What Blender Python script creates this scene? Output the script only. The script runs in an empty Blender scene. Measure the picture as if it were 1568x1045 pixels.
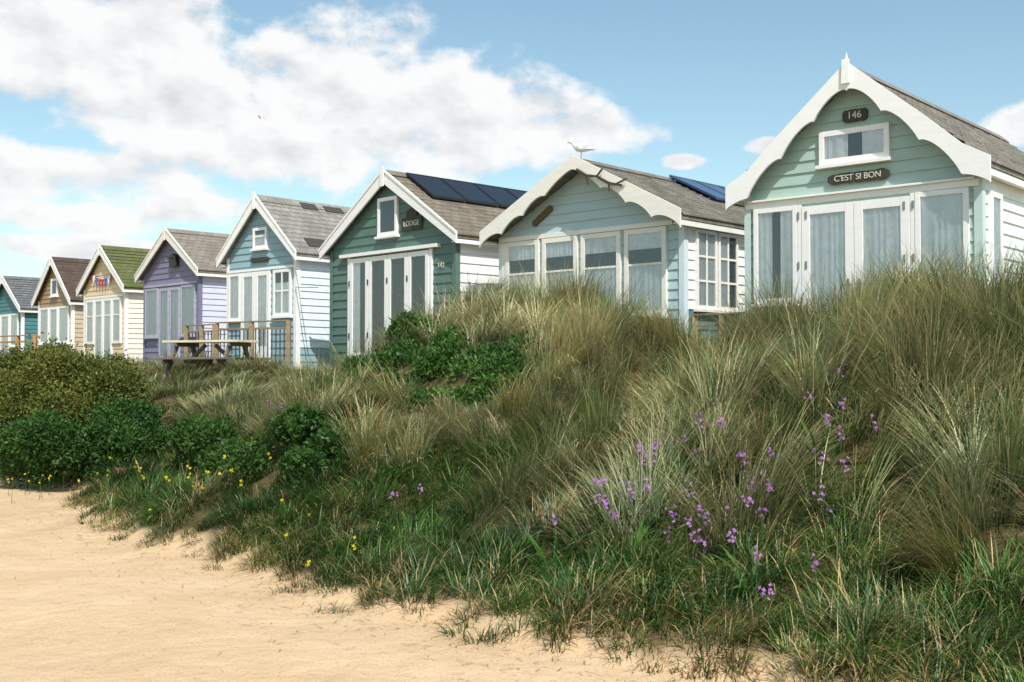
import bpy, math, random
import numpy as np
from mathutils import Vector, Matrix
from mathutils.kdtree import KDTree
random.seed(7); rng=np.random.default_rng(11)
S=bpy.context.scene
D=bpy.data
# ------------------------------------------------------------------ noise
_tab=np.random.default_rng(3).random((256,256))
def vn(x,y,o=0):
    x=np.asarray(x,float)+o*17.3; y=np.asarray(y,float)+o*31.7
    xi=np.floor(x).astype(int); yi=np.floor(y).astype(int)
    fx=x-xi; fy=y-yi; fx=fx*fx*(3-2*fx); fy=fy*fy*(3-2*fy)
    g=lambda a,b:_tab[a%256,b%256]
    return (g(xi,yi)*(1-fx)+g(xi+1,yi)*fx)*(1-fy)+(g(xi,yi+1)*(1-fx)+g(xi+1,yi+1)*fx)*fy
def fbm(x,y,o=0,k=4):
    r=0;a=.5;t=0
    for i in range(k):
        r=r+a*vn(np.asarray(x)*2**i,np.asarray(y)*2**i,o+i*3); t+=a; a*=.5
    return r/t*2-1
def sm(x):
    x=np.clip(x,0,1); return x*x*(3-2*x)
# ------------------------------------------------------------------ materials
def newmat(name):
    m=D.materials.new(name); m.use_nodes=True
    nt=m.node_tree
    for n in list(nt.nodes): nt.nodes.remove(n)
    out=nt.nodes.new('ShaderNodeOutputMaterial')
    return m,nt,out
def N(nt,t,**k):
    n=nt.nodes.new(t)
    for a,b in k.items(): setattr(n,a,b)
    return n
def L(nt,a,b): nt.links.new(a,b)
def rgb(c): return (c[0],c[1],c[2],1)
def paint(name,c,dirt=.25,rough=.55,scale=(3,3,12),bump=.15):
    m,nt,out=newmat(name)
    p=N(nt,'ShaderNodeBsdfPrincipled'); L(nt,p.outputs[0],out.inputs[0])
    tc=N(nt,'ShaderNodeTexCoord'); mp=N(nt,'ShaderNodeMapping'); mp.inputs['Scale'].default_value=scale
    L(nt,tc.outputs['Object'],mp.inputs[0])
    n1=N(nt,'ShaderNodeTexNoise'); n1.inputs['Scale'].default_value=1.3; n1.inputs['Detail'].default_value=8; n1.inputs['Roughness'].default_value=.65
    L(nt,mp.outputs[0],n1.inputs['Vector'])
    cr=N(nt,'ShaderNodeValToRGB'); cr.color_ramp.elements[0].position=.3; cr.color_ramp.elements[1].position=.6
    L(nt,n1.outputs[0],cr.inputs[0])
    mx=N(nt,'ShaderNodeMix',data_type='RGBA')
    mx.inputs[6].default_value=rgb([v*(1-dirt) for v in c]); mx.inputs[7].default_value=rgb(c)
    L(nt,cr.outputs[0],mx.inputs[0]); 
    n2=N(nt,'ShaderNodeTexNoise'); n2.inputs['Scale'].default_value=60; n2.inputs['Detail'].default_value=3
    L(nt,tc.outputs['Object'],n2.inputs['Vector'])
    L(nt,mx.outputs[2],p.inputs['Base Color']); p.inputs['Roughness'].default_value=rough
    b=N(nt,'ShaderNodeBump'); b.inputs['Strength'].default_value=bump; b.inputs['Distance'].default_value=.01
    L(nt,n2.outputs[0],b.inputs['Height']); L(nt,b.outputs[0],p.inputs['Normal'])
    return m
def roofmat(name,c1,c2,moss=None,mossamt=.5,k=1.2):
    m,nt,out=newmat(name)
    p=N(nt,'ShaderNodeBsdfPrincipled'); L(nt,p.outputs[0],out.inputs[0]); p.inputs['Roughness'].default_value=.9
    tc=N(nt,'ShaderNodeTexCoord'); sp=N(nt,'ShaderNodeSeparateXYZ'); L(nt,tc.outputs['Object'],sp.inputs[0])
    ab=N(nt,'ShaderNodeMath',operation='ABSOLUTE'); L(nt,sp.outputs[0],ab.inputs[0])
    mu=N(nt,'ShaderNodeMath',operation='MULTIPLY'); mu.inputs[1].default_value=k; L(nt,ab.outputs[0],mu.inputs[0])
    cb=N(nt,'ShaderNodeCombineXYZ'); L(nt,sp.outputs[1],cb.inputs[0]); L(nt,mu.outputs[0],cb.inputs[1])
    br=N(nt,'ShaderNodeTexBrick'); br.inputs['Scale'].default_value=1; br.inputs['Brick Width'].default_value=.2; br.inputs['Row Height'].default_value=.15
    br.inputs['Mortar Size'].default_value=.006; br.inputs['Color1'].default_value=rgb(c1); br.inputs['Color2'].default_value=rgb(c2)
    br.inputs['Mortar'].default_value=rgb([v*.35 for v in c1]); br.inputs['Bias'].default_value=-.1
    L(nt,cb.outputs[0],br.inputs['Vector'])
    n1=N(nt,'ShaderNodeTexNoise'); n1.inputs['Scale'].default_value=2.2; n1.inputs['Detail'].default_value=8; L(nt,tc.outputs['Object'],n1.inputs['Vector'])
    cr=N(nt,'ShaderNodeValToRGB'); cr.color_ramp.elements[0].position=.45; cr.color_ramp.elements[1].position=.65
    L(nt,n1.outputs[0],cr.inputs[0])
    mm=N(nt,'ShaderNodeMath',operation='MULTIPLY'); mm.inputs[1].default_value=mossamt; L(nt,cr.outputs[0],mm.inputs[0])
    mx=N(nt,'ShaderNodeMix',data_type='RGBA'); L(nt,mm.outputs[0],mx.inputs[0]); L(nt,br.outputs[0],mx.inputs[6])
    mx.inputs[7].default_value=rgb(moss or [v*.6 for v in c1])
    L(nt,mx.outputs[2],p.inputs['Base Color'])
    n2=N(nt,'ShaderNodeTexNoise'); n2.inputs['Scale'].default_value=90; L(nt,tc.outputs['Object'],n2.inputs['Vector'])
    b=N(nt,'ShaderNodeBump'); b.inputs['Strength'].default_value=.5; b.inputs['Distance'].default_value=.01
    L(nt,n2.outputs[0],b.inputs['Height']); L(nt,b.outputs[0],p.inputs['Normal'])
    return m
def simple(name,c,rough=.6,metal=0,spec=.5):
    m,nt,out=newmat(name)
    p=N(nt,'ShaderNodeBsdfPrincipled'); L(nt,p.outputs[0],out.inputs[0])
    tc=N(nt,'ShaderNodeTexCoord'); n1=N(nt,'ShaderNodeTexNoise'); n1.inputs['Scale'].default_value=12; n1.inputs['Detail'].default_value=5
    L(nt,tc.outputs['Object'],n1.inputs['Vector'])
    mx=N(nt,'ShaderNodeMix',data_type='RGBA'); L(nt,n1.outputs[0],mx.inputs[0])
    mx.inputs[6].default_value=rgb([v*.75 for v in c]); mx.inputs[7].default_value=rgb([min(1,v*1.2) for v in c])
    L(nt,mx.outputs[2],p.inputs['Base Color']); p.inputs['Roughness'].default_value=rough; p.inputs['Metallic'].default_value=metal
    return m
def glassmat():
    m,nt,out=newmat('window_glass')
    t=N(nt,'ShaderNodeBsdfTransparent'); t.inputs[0].default_value=(.9,.95,.97,1)
    g=N(nt,'ShaderNodeBsdfGlossy'); g.inputs['Roughness'].default_value=.02
    tc=N(nt,'ShaderNodeTexCoord'); n1=N(nt,'ShaderNodeTexNoise'); n1.inputs['Scale'].default_value=2.5
    L(nt,tc.outputs['Object'],n1.inputs['Vector'])
    b=N(nt,'ShaderNodeBump'); b.inputs['Strength'].default_value=.05; b.inputs['Distance'].default_value=.05
    L(nt,n1.outputs[0],b.inputs['Height']); L(nt,b.outputs[0],g.inputs['Normal'])
    lw=N(nt,'ShaderNodeLayerWeight'); lw.inputs[0].default_value=.35
    ma=N(nt,'ShaderNodeMath',operation='MULTIPLY_ADD'); ma.inputs[1].default_value=.7; ma.inputs[2].default_value=.1
    L(nt,lw.outputs['Fresnel'],ma.inputs[0])
    mx=N(nt,'ShaderNodeMixShader'); L(nt,ma.outputs[0],mx.inputs[0]); L(nt,t.outputs[0],mx.inputs[1]); L(nt,g.outputs[0],mx.inputs[2])
    L(nt,mx.outputs[0],out.inputs[0]); return m
def vegmat(name,trans=.3,rough=.5,gl=.05):
    m,nt,out=newmat(name)
    a=N(nt,'ShaderNodeAttribute'); a.attribute_name='Col'
    p=N(nt,'ShaderNodeBsdfDiffuse'); L(nt,a.outputs['Color'],p.inputs[0])
    t=N(nt,'ShaderNodeBsdfTranslucent'); L(nt,a.outputs['Color'],t.inputs[0])
    mx=N(nt,'ShaderNodeMixShader'); mx.inputs[0].default_value=trans
    L(nt,p.outputs[0],mx.inputs[1]); L(nt,t.outputs[0],mx.inputs[2])
    g=N(nt,'ShaderNodeBsdfGlossy'); g.inputs['Roughness'].default_value=rough
    m2=N(nt,'ShaderNodeMixShader'); m2.inputs[0].default_value=gl; L(nt,mx.outputs[0],m2.inputs[1]); L(nt,g.outputs[0],m2.inputs[2]); L(nt,m2.outputs[0],out.inputs[0])
    return m
WHITE=paint('white_paint',(.85,.845,.83),.06,.45)
OFFW=paint('cream_paint',(.81,.79,.72),.1,.5)
GLASS=glassmat()
DARK=simple('dark_backing',(.07,.085,.095),.8)  # dark colour stands in for the shade inside the huts
CURT=simple('curtain_cloth',(.82,.84,.84),.9)
SIGN=simple('carved_wood_sign',(.045,.04,.03),.7)
SIGNTX=simple('sign_lettering',(.6,.58,.5),.7)
WOOD=paint('weathered_timber',(.30,.22,.125),.4,.8,(2,2,14))
WOODG=paint('grey_timber',(.17,.15,.115),.4,.85,(2,2,14))
SOLAR=simple('solar_panel_glass',(.012,.014,.022),.25)
SOLARB=simple('solar_panel_blue',(.02,.05,.13),.2)
METAL=simple('metal',(.35,.35,.36),.35,1)
BLACK=simple('black_iron',(.02,.02,.02),.5)
# ------------------------------------------------------------------ mesh builder
class MB:
    def __init__(s): s.v=[];s.f=[];s.m=[];s.T=None
    def add(s,vs,fs,mi=0):
        b=len(s.v)
        s.v+= [s.T(*p) if s.T else tuple(p) for p in vs]
        for f in fs: s.f.append(tuple(b+i for i in f)); s.m.append(mi)
    def box(s,x0,x1,y0,y1,z0,z1,mi=0):
        s.add([(x0,y0,z0),(x1,y0,z0),(x1,y1,z0),(x0,y1,z0),(x0,y0,z1),(x1,y0,z1),(x1,y1,z1),(x0,y1,z1)],
              [(0,3,2,1),(4,5,6,7),(0,1,5,4),(1,2,6,5),(2,3,7,6),(3,0,4,7)],mi)
    def prism(s,poly,y0,y1,mi=0):
        n=len(poly); vs=[(x,y0,z) for x,z in poly]+[(x,y1,z) for x,z in poly]
        fs=[tuple(range(n)),tuple(range(2*n-1,n-1,-1))]+[(i,i+n,(i+1)%n+n,(i+1)%n) for i in range(n)]
        s.add(vs,fs,mi)
    def beam(s,a,b,w,h,mi=0):
        a=Vector(a);b=Vector(b);d=(b-a).normalized()
        up=Vector((0,0,1)) if abs(d.z)<.95 else Vector((0,1,0))
        sx=d.cross(up).normalized(); sz=sx.cross(d).normalized()
        vs=[]
        for p in (a,b):
            for i,j in ((-1,-1),(1,-1),(1,1),(-1,1)): vs.append(tuple(p+sx*i*w/2+sz*j*h/2))
        s.add(vs,[(0,3,2,1),(4,5,6,7),(0,1,5,4),(1,2,6,5),(2,3,7,6),(3,0,4,7)],mi)
    def lathe(s,prof,cx,cy,z,n=10,mi=0):
        vs=[];fs=[]
        for r,h in prof:
            for i in range(n):
                a=2*math.pi*i/n; vs.append((cx+r*math.cos(a),cy+r*math.sin(a),z+h))
        for k in range(len(prof)-1):
            for i in range(n):
                j=(i+1)%n; fs.append((k*n+i,k*n+j,(k+1)*n+j,(k+1)*n+i))
        s.add(vs,fs,mi)
    def obj(s,name,mats,parent=None,bevel=0,smooth=False):
        me=D.meshes.new(name); me.from_pydata(s.v,[],s.f)
        for m in mats: me.materials.append(m)
        me.polygons.foreach_set('material_index',s.m)
        if smooth: me.polygons.foreach_set('use_smooth',[True]*len(s.f))
        me.update(); o=D.objects.new(name,me); S.collection.objects.link(o)
        if parent: o.parent=parent
        if bevel:
            b=o.modifiers.new('bevel','BEVEL'); b.width=bevel; b.segments=2; b.limit_method='ANGLE'
        return o
def empty(name,loc=(0,0,0),rz=0):
    e=D.objects.new(name,None); S.collection.objects.link(e); e.location=loc; e.rotation_euler=(0,0,rz); e.empty_display_size=.3
    return e
def text(body,parent,loc,size,mat,name,rx=90,roll=0):
    c=D.curves.new(name,'FONT'); c.body=body; c.size=size; c.extrude=.004; c.align_x='CENTER'; c.align_y='CENTER'
    c.materials.append(mat); o=D.objects.new(name,c); S.collection.objects.link(o); o.parent=parent
    o.rotation_euler=(math.radians(rx),0,0); o.location=loc
    if roll: o.rotation_euler=(Matrix.Rotation(math.radians(-roll),4,'Y')@Matrix.Rotation(math.radians(rx),4,'X')).to_euler()
    return o
# ------------------------------------------------------------------ terrain functions
CN,SN=.785,.62
def to_ns(x,y): return CN*x+SN*y, -SN*x+CN*y
def to_xy(n,s):
    d=CN*CN+SN*SN
    return (CN*n-SN*s)/d,(SN*n+CN*s)/d
def edge(s):
    e=np.interp(s,[-6,2,3.7,4.64,6.35,7.98,10.5,12,13.4,14.5,15.6,17,34],[5.1,4.78,4.5,4.22,3.96,3.83,3.75,3.75,3.95,4.8,4.3,3.9,3.9])
    return e+.2*fbm(np.asarray(s)*1.3,np.asarray(s)*0+4.2,2)
def crest(s):
    return np.interp(s,[-6,3,4.6,5.8,6.5,7.0,7.3,7.5,7.8,8.2,9.4,10.5,11.3,12,12.8,13.6,14.6,16,17.5,40],[2.1,2.1,2.05,1.97,1.8,1.5,1.2,1.12,1.45,1.92,2.2,2.36,2.34,2.0,1.6,1.32,1.25,1.48,1.62,1.58])
def gz(n,s):
    n=np.asarray(n,float); s=np.asarray(s,float)
    n0=edge(s); zc=crest(s); t=np.clip((n-n0)/(8.4-n0),0,1)
    zs=zc*(.72*t+.28*sm(t)); k=sm((n-np.where(s>15.5,7.9,8.5))/1.5)
    z=zs*(1-k)+1.38*k
    m=sm(t*6)*(1-sm((n-9.3)/1.0))
    z=z+m*(.24*fbm(n*.8,s*.8,5)+.09*fbm(n*2.2,s*2.2,8))*np.where(s>15.5,.5,1)
    z=z+.05*sm((n-n0)*8+.5)*(1-sm((n-9.)/1.))
    near=np.exp(-((s-8)/40)**2)
    z=z+(1-sm((n-n0)*2+.3))*near*(.04*fbm(n*.8,s*.8,9)+.022*fbm(n*2.6,s*2.6,12))
    return z
def grid():
    a=np.concatenate([[-4000,-1500,-500,-200,-80,-40,-20,-12],np.linspace(-8,12,220),[13,15,20,40,100,300,1000,4000]])
    b=np.concatenate([[-4000,-1500,-500,-150,-60,-25,-12],np.linspace(-6,36,420),[38,42,50,80,150,400,1200,4000]])
    A,B=np.meshgrid(a,b,indexing='ij'); Z=gz(A,B); X,Y=to_xy(A,B)
    na,nb=len(a),len(b)
    v=np.stack([X,Y,Z],-1).reshape(-1,3)
    i=np.arange((na-1)*(nb-1)); r=i//(nb-1); c=i%(nb-1); q=r*nb+c
    f=np.stack([q,q+nb,q+nb+1,q+1],1)
    me=D.meshes.new('sandy_ground'); me.from_pydata(v.tolist(),[],f.tolist())
    me.polygons.foreach_set('use_smooth',[True]*len(f))
    at=me.attributes.new('veg','FLOAT','POINT')
    vg=sm((A-edge(B)+.22*fbm(A*3,B*3,20)-.02)*4)*(1-sm((A-12.5)))
    at.data.foreach_set('value',vg.reshape(-1).astype(np.float32))
    o=D.objects.new('sandy_ground',me); S.collection.objects.link(o)
    m,nt,out=newmat('sand_and_dune_soil'); me.materials.append(m)
    p=N(nt,'ShaderNodeBsdfPrincipled'); p.inputs['Roughness'].default_value=.95; p.inputs['Specular IOR Level'].default_value=.15
    L(nt,p.outputs[0],out.inputs[0]); tc=N(nt,'ShaderNodeTexCoord')
    def nz(sc,det=6,ro=.6):
        n=N(nt,'ShaderNodeTexNoise'); n.inputs['Scale'].default_value=sc; n.inputs['Detail'].default_value=det; n.inputs['Roughness'].default_value=ro
        L(nt,tc.outputs['Object'],n.inputs['Vector']); return n
    a1=nz(.8,8,.65); cr=N(nt,'ShaderNodeValToRGB'); L(nt,a1.outputs[0],cr.inputs[0])
    cr.color_ramp.elements[0].position=.3; cr.color_ramp.elements[0].color=(.56,.385,.22,1)
    cr.color_ramp.elements[1].position=.7; cr.color_ramp.elements[1].color=(.68,.50,.32,1)
    a2=nz(50,4,.7); c2=N(nt,'ShaderNodeValToRGB'); L(nt,a2.outputs[0],c2.inputs[0])
    c2.color_ramp.elements[0].position=.32; c2.color_ramp.elements[0].color=(.42,.37,.33,1); c2.color_ramp.elements[1].position=.44; c2.color_ramp.elements[1].color=(1,1,1,1)
    mu=N(nt,'ShaderNodeMix',data_type='RGBA',blend_type='MULTIPLY'); mu.inputs[0].default_value=.65; L(nt,cr.outputs[0],mu.inputs[6]); L(nt,c2.outputs[0],mu.inputs[7])
    s1=nz(6); cs=N(nt,'ShaderNodeValToRGB'); L(nt,s1.outputs[0],cs.inputs[0])
    cs.color_ramp.elements[0].position=.35; cs.color_ramp.elements[0].color=(.03,.032,.012,1); cs.color_ramp.elements[1].position=.7; cs.color_ramp.elements[1].color=(.15,.11,.05,1)
    at=N(nt,'ShaderNodeAttribute'); at.attribute_name='veg'
    mx=N(nt,'ShaderNodeMix',data_type='RGBA'); L(nt,at.outputs['Fac'],mx.inputs[0]); L(nt,mu.outputs[2],mx.inputs[6]); L(nt,cs.outputs[0],mx.inputs[7])
    L(nt,mx.outputs[2],p.inputs['Base Color'])
    b1=nz(5,6,.62); b=N(nt,'ShaderNodeBump'); b.inputs['Strength'].default_value=.6; b.inputs['Distance'].default_value=.06; L(nt,b1.outputs[0],b.inputs['Height'])
    b2=nz(90,3); bb=N(nt,'ShaderNodeBump'); bb.inputs['Strength'].default_value=.8; bb.inputs['Distance'].default_value=.008; L(nt,b2.outputs[0],bb.inputs['Height']); L(nt,b.outputs[0],bb.inputs['Normal'])
    L(nt,bb.outputs[0],p.inputs['Normal'])
grid()
# ------------------------------------------------------------------ huts
EYE=1.6
class Hut:
    def __init__(h,X,Y,a,hw,tip,zr,ze,ov,Ln,front,side,lower,roof,barge=WHITE,base=-.3,split=None,pitch=.14,bw=.2,ornate=None,corner=None,slow=None,name='beach_hut'):
        a=math.radians(a)
        h.e=empty(name,(X+math.sin(a)*ov,Y+math.cos(a)*ov,EYE),-a)
        h.hw=hw;h.zr=zr;h.ze=ze;h.tip=tip;h.ov=ov;h.Ln=Ln
        h.sl=(zr-ze)/tip
        zw=zr-.08; half=lambda z:min(hw,max(0.0,(zw-z)/h.sl))
        zeave=zw-h.sl*hw
        # walls
        m=MB(); 
        m.prism([(-hw,base),(hw,base),(hw,zeave),(0,zw),(-hw,zeave)],0,Ln,0)
        z=base+.02
        while z<zw-.03:
            zt=min(z+pitch,zw-.01)
            for zz0,zz1 in ([(z,zt)] if not (z<zeave<zt) else [(z,zeave),(zeave,zt)]):
                b0,b1=half(zz0),half(zz1)
                f0=(zz0-z)/pitch; f1=(zz1-z)/pitch
                o0=.022-.018*f0; o1=.022-.018*f1
                m.add([(-b0,-o0,zz0),(b0,-o0,zz0),(b1,-o1,zz1),(-b1,-o1,zz1)],[(0,1,2,3)],1 if not(lower and zz0<lower[0]) else 2)
            b0=half(z); m.add([(-b0,-.022,z),(b0,-.022,z),(b0,-.002,z),(-b0,-.002,z)],[(3,2,1,0)],1)
            if zt<=zeave+.02:
                for sg in(-1,1):
                    mi=3 if (split is None or z>split) else 4
                    x0=sg*(hw+.022); x1=sg*(hw+.004); xi=sg*(hw+.001)
                    m.add([(x0,0,z),(x0,Ln,z),(x1,Ln,zt),(x1,0,zt)],[(0,1,2,3)],mi)
                    m.add([(x0,0,z),(x0,Ln,z),(xi,Ln,z),(xi,0,z)],[(0,1,2,3)],mi)
            z+=pitch
        low=lower[1] if lower else front
        m.obj('walls',[front,front,low,side,slow or front],h.e)
        # roof
        m=MB(); n=int(math.hypot(tip,tip*h.sl)/.15)
        for sg in(-1,1):
            m.prism([(0,zr-.012),(sg*tip,ze-.012),(sg*tip,ze-.07),(0,zr-.07)][::sg],-ov+.012,Ln+.15,0)
            for i in range(n):
                x0=tip*i/n; x1=tip*(i+1)/n+(.02 if i==n-1 else 0); f=lambda x,o:(sg*x,zr-h.sl*x+o)
                ys=np.arange(-ov,Ln+.2,.21); ys=ys+(i%2)*.1; ys=np.concatenate([[-ov],ys[(ys>-ov+.05)&(ys<Ln+.1)],[Ln+.15]])
                for j in range(len(ys)-1):
                    lf=.02+random.random()*.010
                    (ax,az),(bx,bz)=f(x0,.004),f(x1,lf)
                    m.add([(ax,ys[j],az),(ax,ys[j+1],az),(bx,ys[j+1],bz),(bx,ys[j],bz),(bx,ys[j],bz-lf),(bx,ys[j+1],bz-lf)],[(0,1,2,3)[::-sg],(3,2,5,4)[::-sg]],0)
        for sg in(-1,1):
            m.add([(0,-ov,zr+.045),(0,Ln+.16,zr+.045),(sg*.14,Ln+.16,zr+.03-h.sl*.14),(sg*.14,-ov,zr+.03-h.sl*.14)],[(0,1,2,3)],0)
        m.obj('roof',[roof],h.e)
        # barge
        m=MB(); y0,y1=-ov-.035,-ov-.002
        if ornate:
            top,low=ornate
            for sg in(-1,1):
                xs=np.linspace(0,top[-1][0],90); tz=np.interp(xs,[p[0] for p in top],[p[1] for p in top]); lz=np.array([low(x) for x in xs])
                for i in range(len(xs)-1):
                    a0,a1=sg*xs[i],sg*xs[i+1]
                    m.add([(a0,y0,tz[i]),(a1,y0,tz[i+1]),(a1,y0,lz[i+1]),(a0,y0,lz[i]),(a0,y1,tz[i]),(a1,y1,tz[i+1]),(a1,y1,lz[i+1]),(a0,y1,lz[i])],
                      [(0,1,2,3),(7,6,5,4),(3,2,6,7),(4,5,1,0)],0)
                x=sg*xs[-1]; m.add([(x,y0,tz[-1]),(x,y0,lz[-1]),(x,y1,lz[-1]),(x,y1,tz[-1])],[(0,1,2,3)],0)
        else:
            for sg in(-1,1):
                t2=tip+.03; m.prism([(0,zr+.05),(sg*t2,zr+.05-h.sl*t2),(sg*t2,zr+.05-h.sl*t2-bw*.95),(0,zr+.05-bw*1.25)],y0,y1,0)
                t3=tip+.035; m.prism([(0,zr+.062),(sg*t3,zr+.062-h.sl*t3),(sg*t3,zr+.05-h.sl*t3-.035),(0,zr+.01)],y0-.014,y0-.002,0)
            m.box(-.055,.055,y0-.03,y0-.016,zr-bw*1.3,zr+.09)
        for sg in(-1,1):   # fascia along eaves
            x=sg*(tip-.01); m.box(min(x,x-sg*.03),max(x,x-sg*.03),-ov+.002,Ln+.14,ze-.15,ze-.075)
            m.box(min(sg*(hw+.03),sg*(tip-.045)),max(sg*(hw+.03),sg*(tip-.045)),-ov+.01,Ln,ze-.13,ze-.115) if tip-hw>.1 else None
        m.obj('bargeboard',[barge],h.e,0 if ornate else .004)
        m=MB(); cm=corner or WHITE
        for sg in(-1,1):
            xa,xb=sg*(hw-.06),sg*(hw+.03); m.box(min(xa,xb),max(xa,xb),-.032,-.0225,base,zeave-.02)
            xa=sg*(hw+.0225); xb=sg*(hw+.032); m.box(min(xa,xb),max(xa,xb),-.0215,.07,base,zeave-.02)
        m.obj('corner_boards',[cm],h.e)
        h.F=MB();h.Dk=MB();h.G=MB();h.C=MB()
    def face(h,which):
        T={'f':lambda u,o,z:(u,-o,z),'r':lambda u,o,z:(h.hw+o,u,z),'l':lambda u,o,z:(-h.hw-o,u,z)}[which]
        for m in (h.F,h.Dk,h.G,h.C): m.T=T
    def win(h,u0,u1,z0,z1,fw=.055,br=None,curt='full',mu=(),mz=(),sill=True,out=.06,zt=None):
        br=br or fw; tf=zt or fw; F=h.F
        F.box(u0,u0+fw,.0,out,z0,z1); F.box(u1-fw,u1,.0,out,z0,z1)
        F.box(u0+fw,u1-fw,.0,out-.002,z0,z0+br); F.box(u0+fw,u1-fw,.0,out-.002,z1-tf,z1)
        for m in mu: F.box(m-.018,m+.018,.028,out-.006,z0+br,z1-tf)
        for m in mz: F.box(u0+fw,u1-fw,.029,out-.008,m-.016,m+.016)
        if sill: F.box(u0-.03,u1+.03,0,out+.04,z0-.045,z0-.002)
        a,b,c,d=u0+fw,u1-fw,z0+br,z1-tf
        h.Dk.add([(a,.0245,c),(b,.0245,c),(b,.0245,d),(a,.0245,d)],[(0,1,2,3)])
        h.G.add([(a,.046,c),(b,.046,c),(b,.046,d),(a,.046,d)],[(0,1,2,3)])
        def cur(x0,x1,za,zb,seed=0):
            n=max(6,int((x1-x0)/.008)); vs=[];fs=[]
            ph=random.random()*6; q=random.uniform(55,85)
            for i in range(n+1):
                x=x0+(x1-x0)*i/n; o=.034+.007*math.sin(x*q+ph+1.5*math.sin(x*23+ph))
                vs+=[(x,o,za),(x,o+.002*math.sin(x*31+ph),zb)]
            for i in range(n): fs.append((2*i,2*i+2,2*i+3,2*i+1))
            h.C.add(vs,fs)
        w=b-a
        if curt=='full': cur(a,b,c,d)
        elif curt=='sides': cur(a,a+w*.40,c,d); cur(b-w*.36,b,c,d)
        elif curt=='left': cur(a,a+w*.55,c,d)
        elif curt=='right': cur(b-w*.55,b,c,d)
        elif curt=='half': cur(a,b,c,c+(d-c)*.62); cur(a,b,d-(d-c)*.2,d)
        elif curt=='low': cur(a,b,c,c+(d-c)*.75)
    def finish(h,fm=WHITE,cm=CURT):
        for m in (h.F,h.Dk,h.G,h.C): m.T=None
        if h.F.v: h.F.obj('window_and_door_frames',[fm],h.e,.003)
        if h.Dk.v: h.Dk.obj('room_shade_backing',[DARK],h.e)  # flat dark sheets behind the panes, painting the unlit room
        if h.C.v: h.C.obj('curtains',[cm],h.e,smooth=True)
        if h.G.v: h.G.obj('window_glass',[GLASS],h.e)
    def plank(h,x,z,w,t,mat=SIGN,roll=0,name='name_sign',y=-.03,txt=None,ts=.08):
        m=MB(); n=14; up=[];dn=[]
        for i in range(n+1):
            u=-w/2+w*i/n; e=1 if 0<i<n else .55
            up.append((u,(t/2+random.uniform(-.006,.006))*e)); dn.append((u,(-t/2+random.uniform(-.006,.006))*e))
        poly=up+dn[::-1]; c,s=math.cos(math.radians(roll)),math.sin(math.radians(roll))
        poly=[(x+a*c-b*s,z+a*s+b*c) for a,b in poly]
        m.prism(poly,y-.03,y,0); m.obj(name,[mat],h.e)
        if txt: text(txt,h.e,(x,y-.034,z),ts,SIGNTX,name+'_lettering',90,roll)
    def solar(h,x0,x1,y0,y1,mat,ny=4):
        m=MB(); w=(y1-y0)/ny
        f=lambda x:h.zr-h.sl*x
        for i in range(ny):
            a=y0+w*i+.01;b=y0+w*(i+1)-.01
            m.prism([(x0,f(x0)+.10),(x1,f(x1)+.10),(x1,f(x1)+.065),(x0,f(x0)+.065)],a,b,0)
            for (p,q,c,d) in ((x0,x0+.02,a,b),(x1-.02,x1,a,b),(x0+.02,x1-.02,a,a+.02),(x0+.02,x1-.02,b-.02,b)):
                m.prism([(p,f(p)+.108),(q,f(q)+.108),(q,f(q)+.101),(p,f(p)+.101)],c,d,1)
        m.box(x0+.1,x0+.14,y0,y1,f(x0+.1)+.0,f(x0+.1)+.05,1); m.box(x1-.14,x1-.1,y0,y1,f(x1-.1)-.02,f(x1-.1)+.05,1)
        m.obj('solar_panels',[mat,METAL if mat is SOLARB else BLACK],h.e)
P=lambda n,c,**k:paint(n,c,**k)
# -- hut 1 (mint, ornate)
def scal(c,bs):
    def low(x):
        for i in range(len(c)-1):
            if x<=c[i+1][0]+1e-6:
                t=(x-c[i][0])/(c[i+1][0]-c[i][0])
                return c[i][1]*(1-t)+c[i+1][1]*t+bs[i]*math.sin(math.pi*t)**.6
        return c[-1][1]
    return low
low1=scal([(0,3.22),(.41,2.91),(.84,2.52),(1.30,2.09),(1.60,1.98)],(.10,.10,.11,.03))
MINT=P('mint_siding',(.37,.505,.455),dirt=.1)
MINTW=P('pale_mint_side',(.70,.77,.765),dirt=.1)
R1=roofmat('grey_brown_shingles',(.20,.185,.165),(.27,.25,.22),(.12,.115,.09),.55,1.29)
h=Hut(3.89,12.8,41.5,1.42,1.57,3.50,2.23,.2,5,MINT,MINTW,(.68,P('pale_mint_base',(.55,.62,.60))),R1,base=-.45,ornate=([(0,3.56),(.9,2.80),(1.3,2.44),(1.6,2.27)],low1),corner=P('mint_trim',(.52,.65,.62),dirt=.08))
h.face('f')
h.F.box(-1.42,1.42,0,.05,1.985,2.06); h.F.box(-1.38,1.38,0,.085,2.06,2.085)
h.win(-1.31,-.72,.80,1.98,.06,curt='sides'); h.win(.72,1.31,.80,1.98,.06,curt='full')
h.F.box(-.715,-.665,0,.055,.0,1.98); h.F.box(.665,.715,0,.055,.0,1.98)
h.win(-.66,-.004,.05,1.95,.105,br=.25,curt='full',sill=False); h.win(.004,.66,.05,1.95,.105,br=.25,curt='full',sill=False)
h.F.box(-1.42,-.72,0,.045,.68,.75); h.F.box(.72,1.42,0,.045,.68,.75)
h.win(-.43,.43,2.42,2.82,.065,curt='sides',sill=True)
h.face('r'); h.win(.18,.55,.9,1.95,.06,curt='full'); h.win(1.6,2.3,.9,1.9,.06)
h.finish()
m=MB()
for x in(-.07,.07): m.box(x-.012,x+.012,-.075,-.062,.9,1.05); m.box(x-.05,x+.05,-.1,-.085,.97,.99)
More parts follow.
